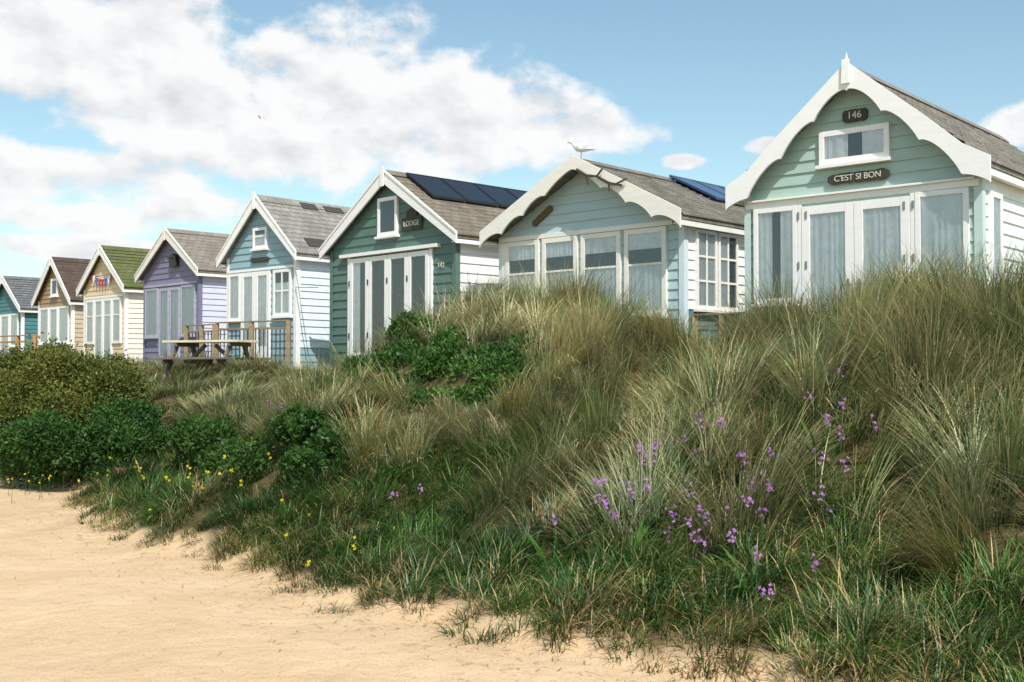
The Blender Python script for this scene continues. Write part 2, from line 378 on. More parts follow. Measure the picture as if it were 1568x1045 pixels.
for x in(-.6,.6,-.7,.7):
    for z in (.4,1.2,1.8): m.box(x-.012,x+.012,-.069,-.0625,z,z+.09)
m.obj('door_handles_and_hinges',[METAL],h.e)
h.plank(0.02,2.96,.30,.14,txt='146',ts=.12,name='number_sign'); h.plank(.05,2.235,.74,.12,txt="C'EST SI BON",ts=.098)
m=MB(); m.lathe([(0,0),(.045,.0),(.04,.03),(.018,.045),(.04,.07),(.013,.1),(.01,.13),(.0,.17)],0,-.22,3.5,12); m.prism([(-.05,3.3),(.05,3.3),(.04,3.58),(-.04,3.58)],-.262,-.237); m.obj('roof_finial',[WHITE],h.e)
# -- hut 2 (pale blue, ornate shallow)
low2=scal([(0,2.97),(.55,2.62),(1.0,2.36),(1.45,2.11),(1.93,1.94)],(.05,.09,.09,.09))
PB=P('pale_blue_siding',(.42,.55,.575),dirt=.08); TEAL=P('deep_teal_siding',(.07,.18,.19),dirt=.25)
SW=P('white_siding',(.82,.83,.82),dirt=.06)
R2=roofmat('weathered_grey_shingles',(.18,.165,.14),(.25,.23,.195),(.10,.09,.065),.6,1.12)
h=Hut(.912,16.5,43,1.76,1.93,3.12,2.13,.3,4.6,PB,SW,None,R2,barge=OFFW,split=.75,slow=TEAL,ornate=([(0,3.19),(1.93,2.2)],low2),corner=P('blue_trim',(.62,.73,.76),dirt=.08))
h.face('f'); h.F.box(-1.72,1.60,0,.05,2.03,2.10)
for a,b,c in ((-1.62,-.91,'half'),(-.84,-.13,'half'),(-.06,.69,'half'),(.76,1.50,'half')):
    h.win(a,b,.75,2.02,.075,curt=c,mz=(1.5,))
h.F.box(-1.72,-1.63,0,.045,.7,2.02)
h.face('r'); h.win(.25,.78,.85,1.98,.05,curt='full',mu=(.515,),mz=(1.25,1.6)); h.win(.82,1.35,.85,1.98,.05,curt='left',mu=(1.085,),mz=(1.25,1.6))
h.finish(OFFW,CURT)
h.plank(-.84,2.38,.46,.10,mat=simple('driftwood_sign',(.12,.09,.05),.8),roll=33)
h.solar(.05,.95,2.1,4.3,SOLARB,3)
m=MB(); pts=[(.12,2.95),(.3,2.84),(.5,2.80),(.72,2.68),(.95,2.62)]
for i in range(4): m.beam((pts[i][0],-.36,pts[i][1]),(pts[i+1][0],-.37,pts[i+1][1]),.035,.035)
m.beam((.5,-.37,2.8),(.62,-.38,2.9),.02,.02); m.beam((.3,-.37,2.84),(.36,-.38,2.7),.02,.02); m.beam((.72,-.37,2.68),(.75,-.38,2.56),.02,.02); m.beam((.85,-.37,2.65),(1.05,-.38,2.7),.02,.02)
m.obj('driftwood_branch',[simple('driftwood',(.06,.05,.03),.9)],h.e)
# -- hut 3 (dark sea green)
G3=P('sea_green_siding',(.10,.18,.15),dirt=.2)
R3=roofmat('brown_shingles',(.18,.155,.12),(.25,.21,.16),(.10,.08,.055),.5,1.2)
h=Hut(-2.24,19.4,46,1.76,1.92,3.45,2.2,.13,3.5,G3,SW,None,R3,split=.85,slow=TEAL,base=-.35,corner=G3,pitch=.16)
h.face('f'); h.F.box(-1.40,1.38,0,.10,2.03,2.09)
h.F.box(-1.20,-1.13,0,.05,.12,2.02); h.F.box(1.13,1.20,0,.05,.12,2.02)
for i in range(4): h.win(-1.12+i*.562,-1.12+i*.562+.554,.14,2.0,.085,br=.15,curt='none' if i!=0 else 'left',sill=False)
h.F.box(-1.22,1.22,0,.12,.07,.135)
h.win(-.30,.26,2.34,3.02,.065,curt='none')
h.finish()
m=MB()
for i in range(4):
    for z in (.55,1.5): m.box(-1.13+i*.562-.015,-1.13+i*.562+.015,-.07,-.062,z,z+.1)
m.obj('door_hinges',[BLACK],h.e)
m=MB(); m.box(.38,.93,-.05,-.028,2.38,2.60)
m.prism([(.5,2.60),(.81,2.60),(.78,2.72),(.655,2.76),(.53,2.72)],-.05,-.028); m.obj('name_sign',[SIGN],h.e)
text('LODGE',h.e,(.655,-.054,2.49),.13,SIGNTX,'sign_lettering'); text('142',h.e,(1.42,-.034,1.72),.12,SIGNTX,'hut_number')
h.solar(.12,.86,.25,3.45,SOLAR,4)
# -- hut 4 (blue)
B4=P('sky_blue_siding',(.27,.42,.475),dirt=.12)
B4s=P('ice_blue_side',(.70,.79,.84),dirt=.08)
R4=roofmat('grey_shingles',(.24,.23,.21),(.31,.30,.27),(.13,.12,.1),.5,1.38)
h=Hut(-5.21,22.5,42,1.17,1.33,3.5,2.28,.15,3.6,B4,B4s,None,R4,split=.35)
h.face('f'); h.F.box(-1.15,1.15,0,.05,2.0,2.05)
h.win(-1.10,-.68,1.0,1.98,.055,curt='full'); h.win(-.64,-.16,.15,1.98,.09,br=.3,curt='full',sill=False); h.win(-.15,.34,.15,1.98,.09,br=.3,curt='full',sill=False)
h.win(.46,1.05,1.05,1.98,.06,curt='low',mu=(.75,),mz=(1.55,))
h.win(-.24,.24,2.45,2.88,.06,curt='low',mz=(2.7,)); h.finish()
h.plank(0,2.22,.6,.09)
m=MB(); f=lambda x:h.zr-h.sl*x
for (a,b,c,d) in ((.05,.2,.9,1.3),(.06,.2,1.5,2.0),(.08,.2,2.2,2.6),(1.0,1.2,.3,.8),(1.1,1.28,1.1,1.3)):
    m.prism([(a,f(a)+.045),(b,f(b)+.045),(b,f(b)+.034),(a,f(a)+.034)],c,d)
m.obj('roof_patches',[simple('bitumen_patch',(.05,.045,.04),.8)],h.e)
m=MB()
for z in (1.95,1.6): m.beam((1.2,-.05,z),(2.35,-.4,z-.08),.018,.018)
m.obj('washing_line_arms',[METAL],h.e)
# -- hut 5 (purple)
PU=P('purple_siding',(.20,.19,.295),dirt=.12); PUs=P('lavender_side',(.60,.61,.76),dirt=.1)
R5=roofmat('taupe_shingles',(.22,.19,.16),(.28,.245,.21),(.14,.12,.09),.5,1.22)
h=Hut(-8.53,27.3,45,1.36,1.54,3.42,2.35,.15,3.6,PU,PUs,None,R5,barge=OFFW,corner=PU)
h.face('f'); h.win(-1.25,-.6,.8,2.02,.05,curt='full'); h.win(-.52,-.02,.1,2.0,.07,br=.2,curt='full',sill=False); h.win(0,.5,.1,2.0,.07,br=.2,curt='full',sill=False); h.win(.58,1.25,.8,2.02,.05,curt='full')
h.F.box(-1.3,1.3,0,.05,2.05,2.10); h.finish(P('lilac_trim',(.42,.42,.53)),simple('blue_grey_cloth',(.5,.56,.62),.9))
m=MB(); m.box(.1,.42,-.12,-.03,2.5,2.72); m.prism([(.06,2.72),(.46,2.72),(.26,2.82)],-.14,-.03); m.obj('wall_lantern',[BLACK],h.e)
# -- hut 6 (cream, mossy)
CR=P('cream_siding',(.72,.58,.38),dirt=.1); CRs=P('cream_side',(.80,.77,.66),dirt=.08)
R6=roofmat('mossy_shingles',(.10,.11,.04),(.14,.145,.05),(.07,.09,.02),.8,1.25)
h=Hut(-11.64,31.3,45,1.28,1.45,3.45,2.25,.15,3.6,CR,CRs,None,R6)
h.face('f'); h.F.box(-1.2,1.2,0,.05,2.0,2.06)
for i in range(4): h.win(-1.12+i*.56,-1.12+i*.56+.54,.7 if i in(0,3) else .1,1.98,.07,curt='full',mz=(1.5,),sill=False)
h.finish()
m=MB(); cols=[simple('bunting_red',(.5,.03,.03)),simple('bunting_white',(.8,.8,.8)),simple('bunting_blue',(.05,.12,.4))]
for i in range(9):
    x=-.75+i*.19; z=2.75-.25*(1-((i-4)/4)**2)-.0; m.add([(x-.1,-.07,z+.03),(x+.1,-.07,z+.03),(x,-.09,z-.26)],[(0,1,2)],(0,1,2,0,0,2,1,0,2)[i])
m.obj('bunting',cols,h.e)
# -- hut 7 (brown)
BR=P('tan_siding',(.36,.26,.14),dirt=.2); BRs=P('beige_side',(.55,.46,.33))
R7=roofmat('dark_shingles',(.075,.05,.04),(.11,.075,.055),None,.4,1.3)
h=Hut(-14.56,35,45,1.25,1.42,3.5,2.12,.15,3.6,BR,BRs,None,R7)
h.face('f'); h.win(-1.1,-.4,.8,1.95,.06); h.win(-.35,.3,.1,1.95,.08,sill=False); h.win(.35,1.1,.8,1.95,.06); h.win(-.25,.25,2.3,2.85,.07,curt='none'); h.finish()
# -- hut 8, 9
T8=P('teal_siding',(.07,.21,.225)); R8=roofmat('slate_shingles',(.13,.14,.14),(.18,.19,.19),None,.4,1.2)
h=Hut(-18.3,39.8,45,1.45,1.62,3.3,2.12,.15,3.8,T8,T8,None,R8)
h.face('f'); h.win(-1.2,-.5,.8,1.95,.06); h.win(-.4,.4,.1,1.95,.08,sill=False); h.win(.5,1.2,.8,1.95,.06); h.finish()
h=Hut(-21.6,43.8,45,1.4,1.58,3.4,2.15,.15,3.8,CRs,SW,None,R4)
h.face('f'); h.win(-1.2,-.5,.8,1.95,.06); h.win(-.4,.4,.1,1.95,.08,sill=False); h.win(.5,1.2,.8,1.95,.06); h.finish()
# ------------------------------------------------------------------ vegetation meshes
def rawmesh(name,V,lo,st,tot,C,mat):
    me=D.meshes.new(name); me.vertices.add(len(V)); me.vertices.foreach_set('co',V.astype(np.float32).reshape(-1))
    me.loops.add(len(lo)); me.loops.foreach_set('vertex_index',lo.astype(np.int32))
    me.polygons.add(len(tot)); me.polygons.foreach_set('loop_start',st.astype(np.int32))
    try: me.polygons.foreach_set('loop_total',tot.astype(np.int32))
    except Exception: pass
    a=me.attributes.new('Col','FLOAT_COLOR','POINT'); cc=np.concatenate([np.clip(C,0,1),np.ones((len(C),1))],1).astype(np.float32); a.data.foreach_set('color',cc.reshape(-1))
    me.materials.append(mat); me.update(calc_edges=True); me.validate()
    o=D.objects.new(name,me); S.collection.objects.link(o); return o
def blade_mesh(name,base,az,th0,th1,Ln,w,cb,ct,mat,nseg=3,flat=0.0):
    K=len(base); seg=Ln/nseg
    side=np.stack([-np.sin(az+flat),np.cos(az+flat),np.zeros(K)],1)
    pos=base.copy(); rows=[]; cols=[]
    for i in range(nseg+1):
        t=i/nseg
        ww=w*(1-.15*t-.35*t*t)*.5
        if i<nseg:
            rows+= [pos-side*ww[:,None],pos+side*ww[:,None]]
            c=cb*(1-t)+ct*t; cols+=[c,c]
        else: rows.append(pos); cols.append(ct)
        th=th0+th1*(t+.5/nseg)
        pos=pos+np.stack([np.sin(th)*np.cos(az),np.sin(th)*np.sin(az),np.cos(th)],1)*seg[:,None]
    V=np.stack(rows,1); C=np.stack(cols,1); nv=V.shape[1]
    off=(np.arange(K)*nv)[:,None]
    quads=[(2*i,2*i+1,2*i+3,2*i+2) for i in range(nseg-1)]; tri=(2*nseg-2,2*nseg-1,2*nseg)
    pat=[x for q in quads for x in q]+list(tri)
    lo=(off+np.array(pat)[None,:]).reshape(-1)
    tot=np.tile(np.array([4]*(nseg-1)+[3]),K); st=np.concatenate([[0],np.cumsum(tot)[:-1]])
    return rawmesh(name,V.reshape(-1,3),lo,st,tot,C.reshape(-1,3),mat)
GR=vegmat('grass_blades',.25,.4,.035); LF=vegmat('shrub_leaves',.2,.5,.018); PT=vegmat('petals',.3,.6,.02)
bushes=[('gorse_bush',[(-6.9,16.0,1.25,.85,.62),(-6.2,15.8,1.3,.85,.62),(-5.65,15.6,1.1,.6,.5),(-7.6,16.4,1.2,.9,.65),(-6.7,15.2,.9,.75,.55),(-7.4,15.5,.9,.8,.6),(-6.0,15.2,.95,.65,.5),(-8.3,16.6,1.1,.8,.6)],(.05,.08,.017),(.16,.17,.038)),
 ('dark_shrub',[(-5.5,14.8,.62,.6,.48),(-5.2,14.6,.5,.42,.38),(-6.0,14.7,.55,.6,.48),(-5.2,15.2,.75,.45,.4),(-6.5,14.9,.5,.55,.45),(-5.0,15.2,.6,.35,.3)],(.022,.065,.016),(.06,.135,.028)),
 ('dark_shrub',[(-1.65,12.8,1.45,.36,.3),(-1.15,12.35,1.55,.38,.36),(-.75,11.95,1.5,.4,.36),(-.35,11.65,1.5,.4,.34),(-.05,11.25,1.42,.36,.3),(-1.15,11.8,1.25,.4,.28),(-1.15,12.9,1.95,.27,.32),(-1.9,12.7,1.3,.32,.26),(-.65,12.4,1.8,.28,.26),(.1,11.6,1.65,.28,.24),(-.3,11.0,1.2,.35,.27),(-.75,11.3,1.15,.36,.26)],(.028,.082,.019),(.085,.18,.034)),
 ('dark_shrub',[(-1.95,10.7,.95,.24,.24),(-1.7,10.4,.8,.22,.2),(-2.2,11.1,1.0,.22,.22),(-1.95,10.3,.7,.2,.17)],(.022,.065,.016),(.065,.135,.028)),
 ('dark_shrub',[(-3.3,12.2,.8,.3,.26),(-3.6,12.5,.8,.28,.25),(-2.65,11.1,.62,.26,.22),(-3.0,11.5,.6,.27,.22)],(.025,.07,.016),(.07,.14,.028))]
def inbush(x,y):
    r=np.zeros(len(x),bool)
    for _,ls,_,_ in bushes:
        for l in ls: r|=((x-l[0])**2+(y-l[1])**2)<(l[3]*.75)**2
    return r
for nm,ls,c0,c1 in bushes:
    Vs=[];Cs=[]; sub=[]
    for (x,y,z,r,rz) in ls:
        sub.append((x,y,z-.04,r*.72,rz*.78,1))
        for i in range(13):
            d=rng.normal(size=3); d[2]=abs(d[2])*.8; d/=np.linalg.norm(d); q=rng.uniform(.2,.45); f_=rng.uniform(.55,.9)
            sub.append((x+d[0]*r*f_,y+d[1]*r*f_,z+d[2]*rz*f_,r*q,r*q*.85,.8))
    for (x,y,z,r,rz,dn) in sub:
        k=int(11000*r*r*1.5*dn)+60
        d=rng.normal(size=(k,3)); d/=np.linalg.norm(d,axis=1)[:,None]
        bump=1+.5*fbm(d[:,0]*2.2+x,d[:,1]*2.2+d[:,2]*1.7+y,30)
        rad=(.5+.5*rng.random(k)**.6)*bump
        spr=rng.random(k)<.12; rad=np.where(spr,rad*(1.1+.35*rng.random(k)),rad)
        c=np.array([x,y,z])+d*rad[:,None]*np.array([r,r,rz*1.15])
        gzz=gz(*to_ns(c[:,0],c[:,1])); keep=c[:,2]>gzz; c=c[keep]; d=d[keep]; rad=rad[keep]; k=len(c)
        a=rng.normal(size=(k,3))*.8+d+np.array([0,0,.4]); a/=np.linalg.norm(a,axis=1)[:,None]
        b=np.cross(a,rng.normal(size=(k,3))); b/=np.linalg.norm(b,axis=1)[:,None]
        ln=(.034+.032*rng.random(k))[:,None]; wd=ln*.25; nn=np.cross(a,b)
        Vs.append(np.stack([c,c+a*ln*.5+b*wd+nn*wd*.3,c+a*ln,c+a*ln*.5-b*wd+nn*wd*.3],1))
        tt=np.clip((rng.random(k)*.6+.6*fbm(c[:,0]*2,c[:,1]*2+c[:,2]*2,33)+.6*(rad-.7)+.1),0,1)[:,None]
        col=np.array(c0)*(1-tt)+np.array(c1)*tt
        Cs.append(np.repeat(col[:,None,:],4,1))
    V=np.concatenate(Vs).reshape(-1,3); C=np.concatenate(Cs).reshape(-1,3); K=len(V)//4
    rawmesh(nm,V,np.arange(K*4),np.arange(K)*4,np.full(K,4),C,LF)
# grass tufts
def make_tufts():
    parts=[]
    for (s0,s1,dens) in ((1.5,9,106),(9,14,74),(14,20,50),(20,35,24)):
        k=int((s1-s0)*7.2*dens)
        s=rng.uniform(s0,s1,k); n=rng.uniform(3.4,10.8,k); parts.append(np.stack([n,s],1))
    P_=np.concatenate(parts); n,s=P_[:,0],P_[:,1]
    n0=edge(s); keep=(n>n0+.13*rng.normal(size=len(n))*(rng.random(len(n))<.5))&~((s>12.5)&(n>9.3))
    n,s=n[keep],s[keep]; x,y=to_xy(n,s); k=~inbush(x,y)
    return n[k],s[k],x[k],y[k]
n,s,x,y=make_tufts(); n0=edge(s); t=(n-n0)/(8.4-n0)
lowg=np.clip(1-np.min([((x-a)**2+(y-b)**2)**.5 for a,b in ((-1.0,11.6),(-.6,11.1),(-.3,10.6),(-1.5,12.0),(-.9,10.7))],axis=0)/.85,0,1)
A=fbm(n*.8,s*.8,40); B=fbm(n*1.3,s*1.3,44); Cn=fbm(n*2.5,s*2.5,48)
nc=1500; cl_s=np.concatenate([rng.uniform(1,14,nc),rng.uniform(14,35,nc)]); cl_n=rng.uniform(3.4,10.9,2*nc)
cx_,cy_=to_xy(cl_n,cl_s)
sub=rng.random(2*nc)<np.where(cl_s<14,.36,.25)
ids=np.where(sub)[0]; kd=KDTree(len(ids))
for j,i in enumerate(ids): kd.insert((cx_[i],cy_[i],0),j)
kd.balance()
near=np.array([kd.find((a,b,0))[1:] for a,b in zip(x,y)],dtype=float)
ci=ids[near[:,0].astype(int)]; cd=near[:,1]
cH=rng.uniform(.62,1.3,2*nc)[ci]; cQ=rng.normal(size=2*nc)[ci]*.3; cW=rng.normal(size=2*nc)[ci]*.7; cS=rng.random(2*nc)[ci]; cM=rng.random(2*nc)[ci]; cV=rng.uniform(.62,1.18,2*nc)[ci]
ox=(x-cx_[ci]); oy=(y-cy_[ci]); dn_=np.clip(cd/.36,0,1)
tc_=(cl_n[ci]-edge(cl_s[ci]))/(8.4-edge(cl_s[ci]))
mar=(tc_+.28*A+.34*(cM-.5))>np.where(s>15,.42,np.where(s<5.5,.40,.38))
mar&=(rng.random(len(n))<.94)&(t>.08)
def build(name,idx,kind,seg):
    far=s[idx]>14
    cnt=np.where(far,22,34) if kind=='m' else np.where(far,22,38)
    ti=np.repeat(idx,cnt); K=len(ti)
    spread=(.05 if kind=='m' else .075)
    ang=rng.uniform(0,2*np.pi,K); rr=np.sqrt(rng.random(K))*spread
    bx=x[ti]+np.cos(ang)*rr; by=y[ti]+np.sin(ang)*rr
    bz=gz(*to_ns(bx,by))-.02
    def tr(lo,hi,seed):
        a=np.random.default_rng(seed).random(len(n)); return (lo+(hi-lo)*a)[ti]
    fa=fbm(n*.5,s*.5,60)*2.0+cW
    wx=np.cos(-.55+fa)[ti]; wy=np.sin(-.55+fa)[ti]
    dx=-CN*.35+wx*.85; dy=-SN*.35+wy*.85
    rx,ry=np.cos(ang),np.sin(ang)
    jx=rng.normal(size=K)*.3; jy=rng.normal(size=K)*.3
    if kind=='m':
        vx=rx*.35+dx*.75+ox[ti]*3.0+jx; vy=ry*.35+dy*.75+oy[ti]*3.0+jy
    else:
        vx=rx*.6+dx*.6+ox[ti]*2.2+jx; vy=ry*.6+dy*.6+oy[ti]*2.2+jy
    az=np.arctan2(vy,vx)
    u=rng.random(K)
    if kind=='m':
        Lm=tr(.46,.68,1)*(.5+.55*u)*np.where(s[ti]>12.9,.66,1)*np.where(n[ti]>9.2,.75,1)*np.where((s[ti]>7.0)&(s[ti]<7.9)&(n[ti]>7),.7,1)
        Lm*=cH[ti]*(1.15-.42*dn_[ti]**2)*(1-.7*lowg[ti])
        th0=np.abs(rng.normal(size=K))*.16+.04+.25*dn_[ti]; th1=.3+1.15*rng.random(K)**1.3*tr(.6,1.25,2)+.3*dn_[ti]
        w=.0038+.0028*rng.random(K); w=np.where(s[ti]>14,w*1.6,w)
        green=np.array([.10,.18,.034]); sil=np.array([.33,.39,.20]); straw=np.array([.68,.57,.31]); gold=np.array([.44,.28,.09])
        q=np.clip(.40+.5*B[ti]+.35*Cn[ti]+cQ[ti]+rng.normal(size=K)*.27,0,1)
        gsel=np.clip((fbm(n*.6,s*.6,70)[ti]-.10)*2.2,0,.8)
        base=green*(1-q)[:,None]+sil*q[:,None]
        ps=.12+.30*np.clip(A[ti]+.4*(t[ti]>.75),0,1)+.32*(cS[ti]>.70)
        isst=(rng.random(K)<ps)
        base=np.where(isst[:,None],straw*(.7+.45*u)[:,None],base)
        isg=rng.random(K)<gsel*.3+.3*(cS[ti]<.1); base=np.where(isg[:,None],gold,base)
        fly=rng.random(K)<.03; Lm=np.where(fly,Lm*1.3,Lm); base=np.where(fly[:,None],straw*1.05,base)
        base=base*cV[ti][:,None]
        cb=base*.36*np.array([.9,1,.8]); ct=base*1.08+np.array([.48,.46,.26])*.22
    else:
        edgef=np.clip(1-(t[ti])*9,0,1)
        Lm=tr(.16,.36,3)*(.6+.5*u)*(1-.4*edgef)*(1+.35*np.clip(t[ti]-.2,0,1))*(.7+.4*cH[ti])*(1.1-.35*dn_[ti]**2)*(1-.4*lowg[ti])
        th0=np.abs(rng.normal(size=K))*.3+.1; th1=.5+1.5*rng.random(K)
        w=.0042+.0035*rng.random(K); w=np.where(s[ti]>14,w*1.5,w)
        g0=np.array([.022,.07,.014]); g1=np.array([.115,.225,.04]); straw=np.array([.52,.38,.17])
        q=np.clip(.40+.45*B[ti]+cQ[ti]+rng.normal(size=K)*.28,0,1)
        base=g0*(1-q)[:,None]+g1*q[:,None]
        isst=rng.random(K)<(.06+.45*edgef*(Cn[ti]>-.1)+.40*np.clip(A[ti]*1.6-.25,0,1)*(Cn[ti]>0)+.32*(cS[ti]>.87)+.10*(s[ti]<6)); base=np.where(isst[:,None],straw*(.5+.6*u)[:,None],base)
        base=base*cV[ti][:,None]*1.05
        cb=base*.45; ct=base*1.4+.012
    bl=np.stack([bx,by,bz],1)
    return blade_mesh(name,bl,az,th0,th1,Lm,w,cb,ct,GR,seg,rng.uniform(-.6,.6,K))
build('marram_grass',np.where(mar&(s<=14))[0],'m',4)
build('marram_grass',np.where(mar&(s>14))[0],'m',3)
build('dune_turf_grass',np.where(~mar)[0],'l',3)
# dry straw litter on the sand beside the dune foot
K=1500; ls_=rng.uniform(3,18,K); ln_=edge(ls_)-np.abs(rng.normal(size=K))*.5; lx,ly=to_xy(ln_,ls_)
blade_mesh('straw_litter',np.stack([lx,ly,gz(ln_,ls_)+.006],1),rng.uniform(0,6.28,K),np.full(K,1.5),rng.uniform(-.05,.05,K),rng.uniform(.02,.11,K),rng.uniform(.003,.006,K),np.tile([.25,.16,.07],(K,1)),np.tile([.40,.28,.13],(K,1)),GR,2)
# broad-leaf rosettes
cent=[(.72,8.25),(.55,8.0),(.95,8.1),(.8,7.7),(.3,7.9),(1.9,7.6),(2.2,7.9),(1.2,7.9),(-.9,9.6),(1.6,8.2),(2.5,8.0),(1.5,6.9)]
bl=[]
for cx,cy in cent:
    for i in range(18):
        a=random.uniform(0,6.28); bl.append((cx*.93+.07*math.cos(a),cy*.93+.07*math.sin(a),a))
bl=np.array(bl); K=len(bl); base=np.stack([bl[:,0],bl[:,1],gz(*to_ns(bl[:,0],bl[:,1]))],1)
blade_mesh('broadleaf_plant',base,bl[:,2],rng.uniform(.1,.6,K),rng.uniform(.6,1.6,K),rng.uniform(.22,.38,K),rng.uniform(.018,.034,K),np.tile([.035,.10,.018],(K,1)),np.tile([.08,.18,.035],(K,1)),LF,5)
# flowers
def flowers(name,cents,stem,npet,size,colA,colB,spread,clus,k_=1.0):
    Vs=[];Cs=[]; sb=[]
    for (cx,cy,k) in cents:
        cx*=k_; cy*=k_
        for i in range(k):
            x0=cx+random.gauss(0,spread); y0=cy+random.gauss(0,spread); z0=float(gz(*to_ns(x0,y0)))
            h_=stem*random.uniform(.65,1.2); top=np.array([x0+random.uniform(-.04,.04),y0+random.uniform(-.04,.04),z0+h_])
            sb.append((x0,y0,z0,top[0],top[1],top[2]))
            for j in range(random.randint(max(1,npet//2),npet)):
                c=top+np.array([random.gauss(0,clus),random.gauss(0,clus),random.gauss(0,clus*1.5)])
                nrm=np.array([random.gauss(-.1,.5),random.gauss(-.6,.5),random.gauss(.4,.5)]); nrm/=np.linalg.norm(nrm)
                a=np.cross(nrm,[.3,.2,1]); a/=np.linalg.norm(a); b=np.cross(nrm,a)
                tt=random.random(); col=np.array(colA)*tt+np.array(colB)*(1-tt)
                for p in range(4):
                    an=p*math.pi/2+random.uniform(-.2,.2); d=a*math.cos(an)+b*math.sin(an); e=np.cross(nrm,d)
                    Vs.append([c,c+d*size*.7+e*size*.4,c+d*size*1.05,c+d*size*.7-e*size*.4]); Cs.append([col]*4)
    for q in sb:
        p0=np.array(q[:3]);p1=np.array(q[3:])
        Vs.append([p0-[.003,0,0],p0+[.003,0,0],p1+[.002,0,0],p1-[.002,0,0]]); Cs.append([np.array([.05,.1,.03])]*4)
    V=np.array(Vs).reshape(-1,3); C=np.array(Cs).reshape(-1,3); K=len(V)//4
    rawmesh(name,V,np.arange(K*4),np.arange(K)*4,np.full(K,4),C,PT)
pf=[(.72,8.2,9),(.85,8.35,3),(1.1,8.5,6),(1.25,8.45,2),(1.69,7.96,3),(2.15,7.75,5),(2.46,7.74,2),(1.44,7.6,3),(1.55,7.7,2),(1.17,7.63,3),(1.35,7.06,3),(1.65,6.8,2),(1.58,6.38,1),(1.49,8.68,3),(2.3,8.4,2),(-2.65,13.,3),(-.89,9.86,2),(1.75,7.2,2),(1.05,7.3,2),(.4,8.0,1),(2.0,7.2,2)]
flowers('purple_stock_flowers',pf,.33,12,.0112,(.54,.25,.62),(.40,.15,.50),.10,.017,.92)
yf=[(-1.05,8.3,5),(-3.5,12.3,8),(-2.75,11.,7),(-5.8,14.0,8),(-4.95,13.8,4),(-6.5,14.1,4),(-3.2,11.4,6),(-2.6,10.3,5),(-1.8,9.6,3),(-4.3,12.4,6)]
flowers('yellow_wildflowers',yf,.26,3,.015,(.80,.64,.02),(.7,.52,.02),.30,.012)
# ------------------------------------------------------------------ furniture
def G(x_,y_): return float(gz(*to_ns(x_,y_)))
tg=G(-5.35,19.7)
e=empty('picnic_table',(-5.35,19.7,1.34),math.radians(-20))
m=MB()
for i in range(5): m.box(-.78,.78,-.34+i*.138,-.34+i*.138+.125,.72,.76)
m.obj('table_top',[P('pale_timber',(.68,.60,.45),dirt=.2)],e,.004)
m=MB()
for y_ in(-.72,-.58,.46,.60): m.box(-.78,.78,y_,y_+.12,.42,.46)
m.obj('benches',[WOODG],e,.004)
m=MB(); g_=min(0,tg-1.34)-.05
for x_ in(-.55,.55):
    m.beam((x_,-.62,g_),(x_,-.2,.71),.045,.09); m.beam((x_,.62,g_),(x_,.2,.71),.045,.09)
    m.beam((x_+.05,-.74,.385),(x_+.05,.74,.385),.045,.07); m.beam((x_+.05,-.33,.685),(x_+.05,.33,.685),.045,.065)
m.beam((-.5,0,.36),(-.1,0,.68),.045,.06); m.beam((.5,0,.36),(.1,0,.68),.045,.06)
m.obj('trestle_legs',[WOODG],e,.003)
def railing(name,pts,top,panel=True,mat=WOOD):
    e=empty(name,(0,0,0)); m=MB(); b=MB()
    for i,(x_,y_) in enumerate(pts):
        g=G(x_,y_); m.box(x_-.04,x_+.04,y_-.04,y_+.04,g-.3,top+.02)
    for i in range(len(pts)-1):
        (a,c),(d,f)=pts[i],pts[i+1]
        m.beam((a,c,top+.035),(d,f,top+.035),.08,.025); m.beam((a,c,top-.10),(d,f,top-.10),.03,.04); m.beam((a,c,top-.75),(d,f,top-.75),.035,.05)
        if panel:
            k=max(3,int(math.hypot(d-a,f-c)/.10))
            for j in range(1,k):
                tt=j/k; px,py=a+(d-a)*tt,c+(f-c)*tt; b.box(px-.009,px+.009,py-.009,py+.009,top-.78,top-.08)
    m.obj('posts_and_rails',[mat],e,.004)
    if b.v: b.obj('balusters',[BLACK],e)
railing('deck_railing',[(-5.75,21.6),(-4.95,21.1),(-4.15,20.6)],2.46)
railing('deck_railing',[(-6.75,23.0),(-6.35,22.7),(-6.0,22.4)],2.46)
railing('timber_fence',[(-1.05,17.2),(-.7,16.9),(-.3,16.6)],2.6,panel=False)
railing('timber_fence',[(2.4,14.6),(2.7,14.3),(2.97,14.0)],2.27,panel=False)
railing('timber_fence',[(-11.9,25.5),(-11.0,24.7),(-10.4,24.2)],2.3,panel=False,mat=paint('orange_timber',(.42,.22,.09),.3,.8))
m=MB(); m.box(-.16,.16,-.1,.1,-.1,.13); o=m.obj('timber_sleeper',[paint('old_brick_brown',(.22,.10,.06),.4,.9)],None,.012); o.location=(-4.72,13.7,G(-4.72,13.7)+.03); o.rotation_euler=(.05,.04,.5)
